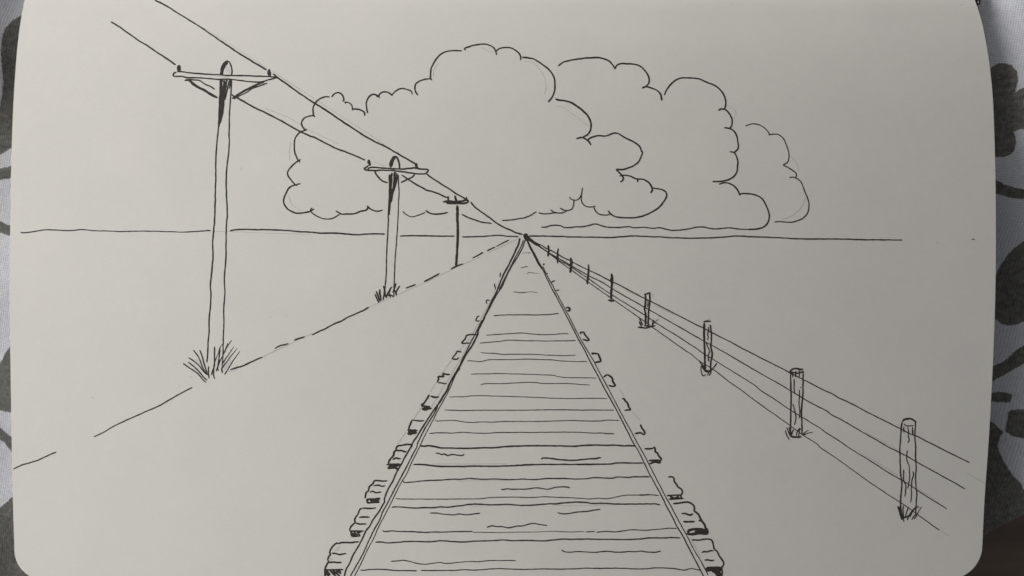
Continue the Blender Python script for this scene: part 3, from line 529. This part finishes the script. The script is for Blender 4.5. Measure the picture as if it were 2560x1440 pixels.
# ------------------------------------------------------------------ cloth
POLY = [
 [(70,30),(52,39),(30,52),(12,72),(4,100),(2,130),(4,165),(8,200),(5,235),(-2,270),(-50,300),(-110,340),(-100,410),(0,387),(28,371),(120,350),(150,200),(130,60)],
 [(-120,440),(-10,422),(5,420),(27,415),(90,408),(90,440),(27,445),(5,449),(-120,470)],
 [(-120,535),(0,553),(8,557),(24,563),(80,575),(80,600),(24,589),(5,583),(-120,566)],
 [(25,866),(14,880),(6,898),(0,908),(-40,950),(-50,1010),(0,1027),(27,1031),(90,1040),(100,900),(60,850)],
 [(-80,1010),(0,1070),(12,1078),(27,1092),(60,1120),(60,1160),(28,1128),(10,1106),(0,1098),(-80,1050)],
 [(31,1241),(18,1254),(3,1267),(-40,1300),(-120,1400),(-60,1540),(60,1560),(300,1560),(300,1400),(80,1290)],
 [(2474,174),(2490,160),(2510,157),(2528,162),(2542,178),(2546,200),(2540,222),(2537,232),(2548,224),(2560,218),(2600,205),(2640,300),(2560,323),(2532,327),(2540,345),(2541,360),(2535,378),(2522,390),(2505,393),(2488,393),(2440,385),(2400,300),(2430,190)],
 [(2489,450),(2510,460),(2540,470),(2560,473),(2640,478),(2640,505),(2560,498),(2530,496),(2500,487),(2489,484),(2420,470),(2420,440)],
 [(2560,602),(2540,616),(2525,630),(2510,650),(2496,672),(2488,690),(2430,720),(2430,770),(2487,797),(2500,808),(2520,815),(2540,812),(2560,803),(2620,760),(2640,680),(2610,590)],
 [(2560,864),(2545,872),(2525,890),(2505,905),(2482,917),(2440,935),(2420,970),(2482,952),(2510,938),(2540,920),(2560,910),(2640,880),(2640,835)],
 [(2480,982),(2500,979),(2520,982),(2532,988),(2525,1010),(2500,1005),(2480,1004),(2430,1000),(2430,985)],
 [(2522,1025),(2560,1023),(2640,1015),(2660,1080),(2560,1097),(2535,1092),(2512,1078)],
 [(2475,1052),(2490,1062),(2504,1078),(2500,1095),(2494,1115),(2502,1140),(2520,1170),(2535,1192),(2550,1205),(2560,1225),(2620,1290),(2620,1420),(2400,1420),(2400,1040)]]
ZC = -.0275
def cloth_height(X, Y):
    ax = np.abs(X + .002); x0 = .1155
    core = -BOW*np.minimum(ax, x0)**2 - .0088
    over = np.clip(ax - x0, 0, .014)
    z = core - (2*BOW*x0)*(over - over**2/.028)*1.0
    yy = np.clip((Y - .02)/.06, 0, 1.6); z = z - .0052*np.where(ax < .135, yy**2/2.56*1.6, yy**2/2.56*1.2)
    yb = np.clip((-Y - .02)/.05, 0, 1); z = z - .0042*yb*yb
    # soft folds beside the book
    z = z - .0085*np.exp(-((X - .119)/.0075)**2)*np.clip((.034 - Y)/.02, 0, 1)*np.clip((Y + .082)/.02, 0, 1)
    z = z + .0065*np.exp(-((X + .135)/.011)**2)*np.clip((Y - .030)/.025, 0, 1)
    sm = lambda t: np.clip(t, 0, 1)**2*(3 - 2*np.clip(t, 0, 1))
    z = z + .0100*sm((X - .1085)/.018)*(.15 + .44*sm((Y + .0)/.05) + .20*sm((-.025 - Y)/.015))*sm((Y + .085)/.02)
    z = z + .0006*np.sin(X*95 + Y*40)*np.clip((ax - .10)/.02, 0, 1) + .0004*np.sin(Y*210 - X*60)*np.clip((ax - .10)/.02, 0, 1)
    return z
def inside_dist(P, poly):
    poly = np.array(poly, float); d = np.full(len(P), 1e9); ins = np.zeros(len(P), bool)
    for a, b in zip(poly, np.roll(poly, -1, 0)):
        ab = b - a; t = np.clip(((P - a) @ ab)/(ab @ ab), 0, 1)
        d = np.minimum(d, np.linalg.norm(P - (a + t[:, None]*ab), axis=1))
        c = ((a[1] > P[:, 1]) != (b[1] > P[:, 1])) & (P[:, 0] < (b[0]-a[0])*(P[:, 1]-a[1])/(b[1]-a[1]+1e-12) + a[0])
        ins ^= c
    return np.where(ins, d, -d)
xs = np.r_[np.linspace(-.30, -.135, 90), np.linspace(-.134, -.094, 60), np.linspace(-.092, .092, 60), np.linspace(.094, .134, 60), np.linspace(.135, .30, 90)]
ysv = np.r_[np.linspace(-.20, -.078, 60), np.linspace(-.077, .077, 240), np.linspace(.078, .24, 80)]
GX, GY = np.meshgrid(xs, ysv); fx, fy = GX.ravel(), GY.ravel(); fz = cloth_height(fx, fy)
uv = np.stack([1280 + fx/K*D/(D - fz), 720 - fy/K*D/(D - fz)], -1)
dist = np.full(len(fx), -9.0)
near = (uv[:, 0] > -140) & (uv[:, 0] < 2680) & (uv[:, 1] > -40) & (uv[:, 1] < 1480)
for pl in POLY: dist[near] = np.maximum(dist[near], inside_dist(uv[near], pl)*K*1000*.85)
rr = random.Random(3)
for _ in range(70):                                   # the print goes on round the book
    cx, cy, r, e, a = rr.uniform(-.3, .3), rr.uniform(-.2, .24), rr.uniform(.007, .019), rr.uniform(.45, .9), rr.uniform(0, 3.1)
    u = (fx-cx)*math.cos(a) + (fy-cy)*math.sin(a); w = -(fx-cx)*math.sin(a) + (fy-cy)*math.cos(a)
    dd = (1 - np.sqrt((u/r)**2 + (w/(r*e))**2))*r*e*1000
    dist[~near] = np.maximum(dist[~near], dd[~near])
dist = np.clip(dist, -3, 3)
nxv = len(xs); faces = []
for i in range(len(ysv)-1):
    for j in range(nxv-1): faces.append((i*nxv+j, i*nxv+j+1, (i+1)*nxv+j+1, (i+1)*nxv+j))
me = mesh('cloth', np.stack([fx, fy, fz], -1), faces)
at = me.attributes.new('print_distance', 'FLOAT', 'POINT'); at.data.foreach_set('value', dist.astype(np.float32))
bm = bmesh.new(); bm.from_mesh(me)
def at_cloth(px, py, z=-.0285): return np.array([(px-1280)*K*(D-z)/D, (720-py)*K*(D-z)/D, z])
def on_cloth(px, py):
    z = -.028
    for _ in range(12):
        q = at_cloth(px, py, z); z = float(cloth_height(np.array(q[0]), np.array(q[1])))
    return at_cloth(px, py, z)
a, b = on_cloth(2462, 1338), on_cloth(2556, 1287); t = (b - a)[:2]
nrm = (t[1], -t[0], 0)                                # cut the cloth along its hem
bmesh.ops.bisect_plane(bm, geom=bm.verts[:] + bm.edges[:] + bm.faces[:], plane_co=tuple(a), plane_no=nrm, clear_outer=True)
TABLE_Z = -.046
bed = [e for e in bm.edges if e.is_boundary]
ret = bmesh.ops.extrude_edge_only(bm, edges=bed)
for vv in [g for g in ret['geom'] if isinstance(g, bmesh.types.BMVert)]: vv.co.z = TABLE_Z
bm.to_mesh(me); bm.free()
cl = sharp(link('patterned_cloth', me, CLOTH))
cl['label'] = 'white woven cotton cloth printed with dark grey flower shapes, under the sketchbook'; cl['category'] = 'cloth'

# ---- the dark wood beyond the hem
bm = bmesh.new(); bmesh.ops.create_cube(bm, size=1)
for vv in bm.verts: vv.co = (vv.co.x*1.4, vv.co.y*1.1, vv.co.z*.03 + TABLE_Z - .015)
bmesh.ops.bevel(bm, geom=bm.edges[:], offset=.004, segments=3, affect='EDGES')
me = bpy.data.meshes.new('wooden_table'); bm.to_mesh(me); bm.free()
tb = link('wooden_table', me, WOOD, smooth=False)
tb['label'] = 'dark brown wooden tabletop showing past the cloth hem in the bottom right corner'; tb['category'] = 'table'

# ------------------------------------------------------------------ light
SUN_EL, SUN_AZ = 21.0, 160.0        # azimuth counted from +x; light comes in from the left
s = bpy.data.lights.new('sun', 'SUN'); s.energy = 1.5; s.angle = math.radians(32); s.color = (1, .975, .945)
so = bpy.data.objects.new('sun', s); C.objects.link(so)
el, az = math.radians(SUN_EL), math.radians(SUN_AZ)
from mathutils import Vector
dirv = Vector((math.cos(el)*math.cos(az), math.cos(el)*math.sin(az), math.sin(el)))
so.rotation_euler = dirv.to_track_quat('Z', 'Y').to_euler(); so.location = dirv*2
w = bpy.data.worlds.new('World'); bpy.context.scene.world = w; w.use_nodes = True
nt = w.node_tree; sky = nt.nodes.new('ShaderNodeTexSky'); sky.sky_type = 'NISHITA'; sky.sun_disc = False
sky.sun_elevation = el; sky.sun_rotation = math.pi/2 - az
sky.air_density = 1.0; sky.dust_density = 4.0; sky.ozone_density = .6
bg = nt.nodes['Background']; bg.inputs['Strength'].default_value = .056
hs = nt.nodes.new('ShaderNodeHueSaturation'); hs.inputs['Saturation'].default_value = .05     # pale, overcast sky
nt.links.new(sky.outputs[0], hs.inputs['Color']); nt.links.new(hs.outputs[0], bg.inputs['Color'])

# ------------------------------------------------------------------ camera
cam = bpy.data.cameras.new('camera'); co = bpy.data.objects.new('camera', cam); C.objects.link(co)
co.location = (0, 0, D); cam.sensor_width = 36; cam.lens = 36*D/(2560*K); cam.clip_start = .01; cam.clip_end = 100
cam.dof.use_dof = True; cam.dof.focus_distance = D + .003; cam.dof.aperture_fstop = 15
sc = bpy.context.scene; sc.camera = co
sc.view_settings.view_transform = 'Standard'; sc.view_settings.look = 'None'; sc.view_settings.gamma = 1
sc.view_settings.exposure = 0.49
sc.render.resolution_x, sc.render.resolution_y = 1024, 576
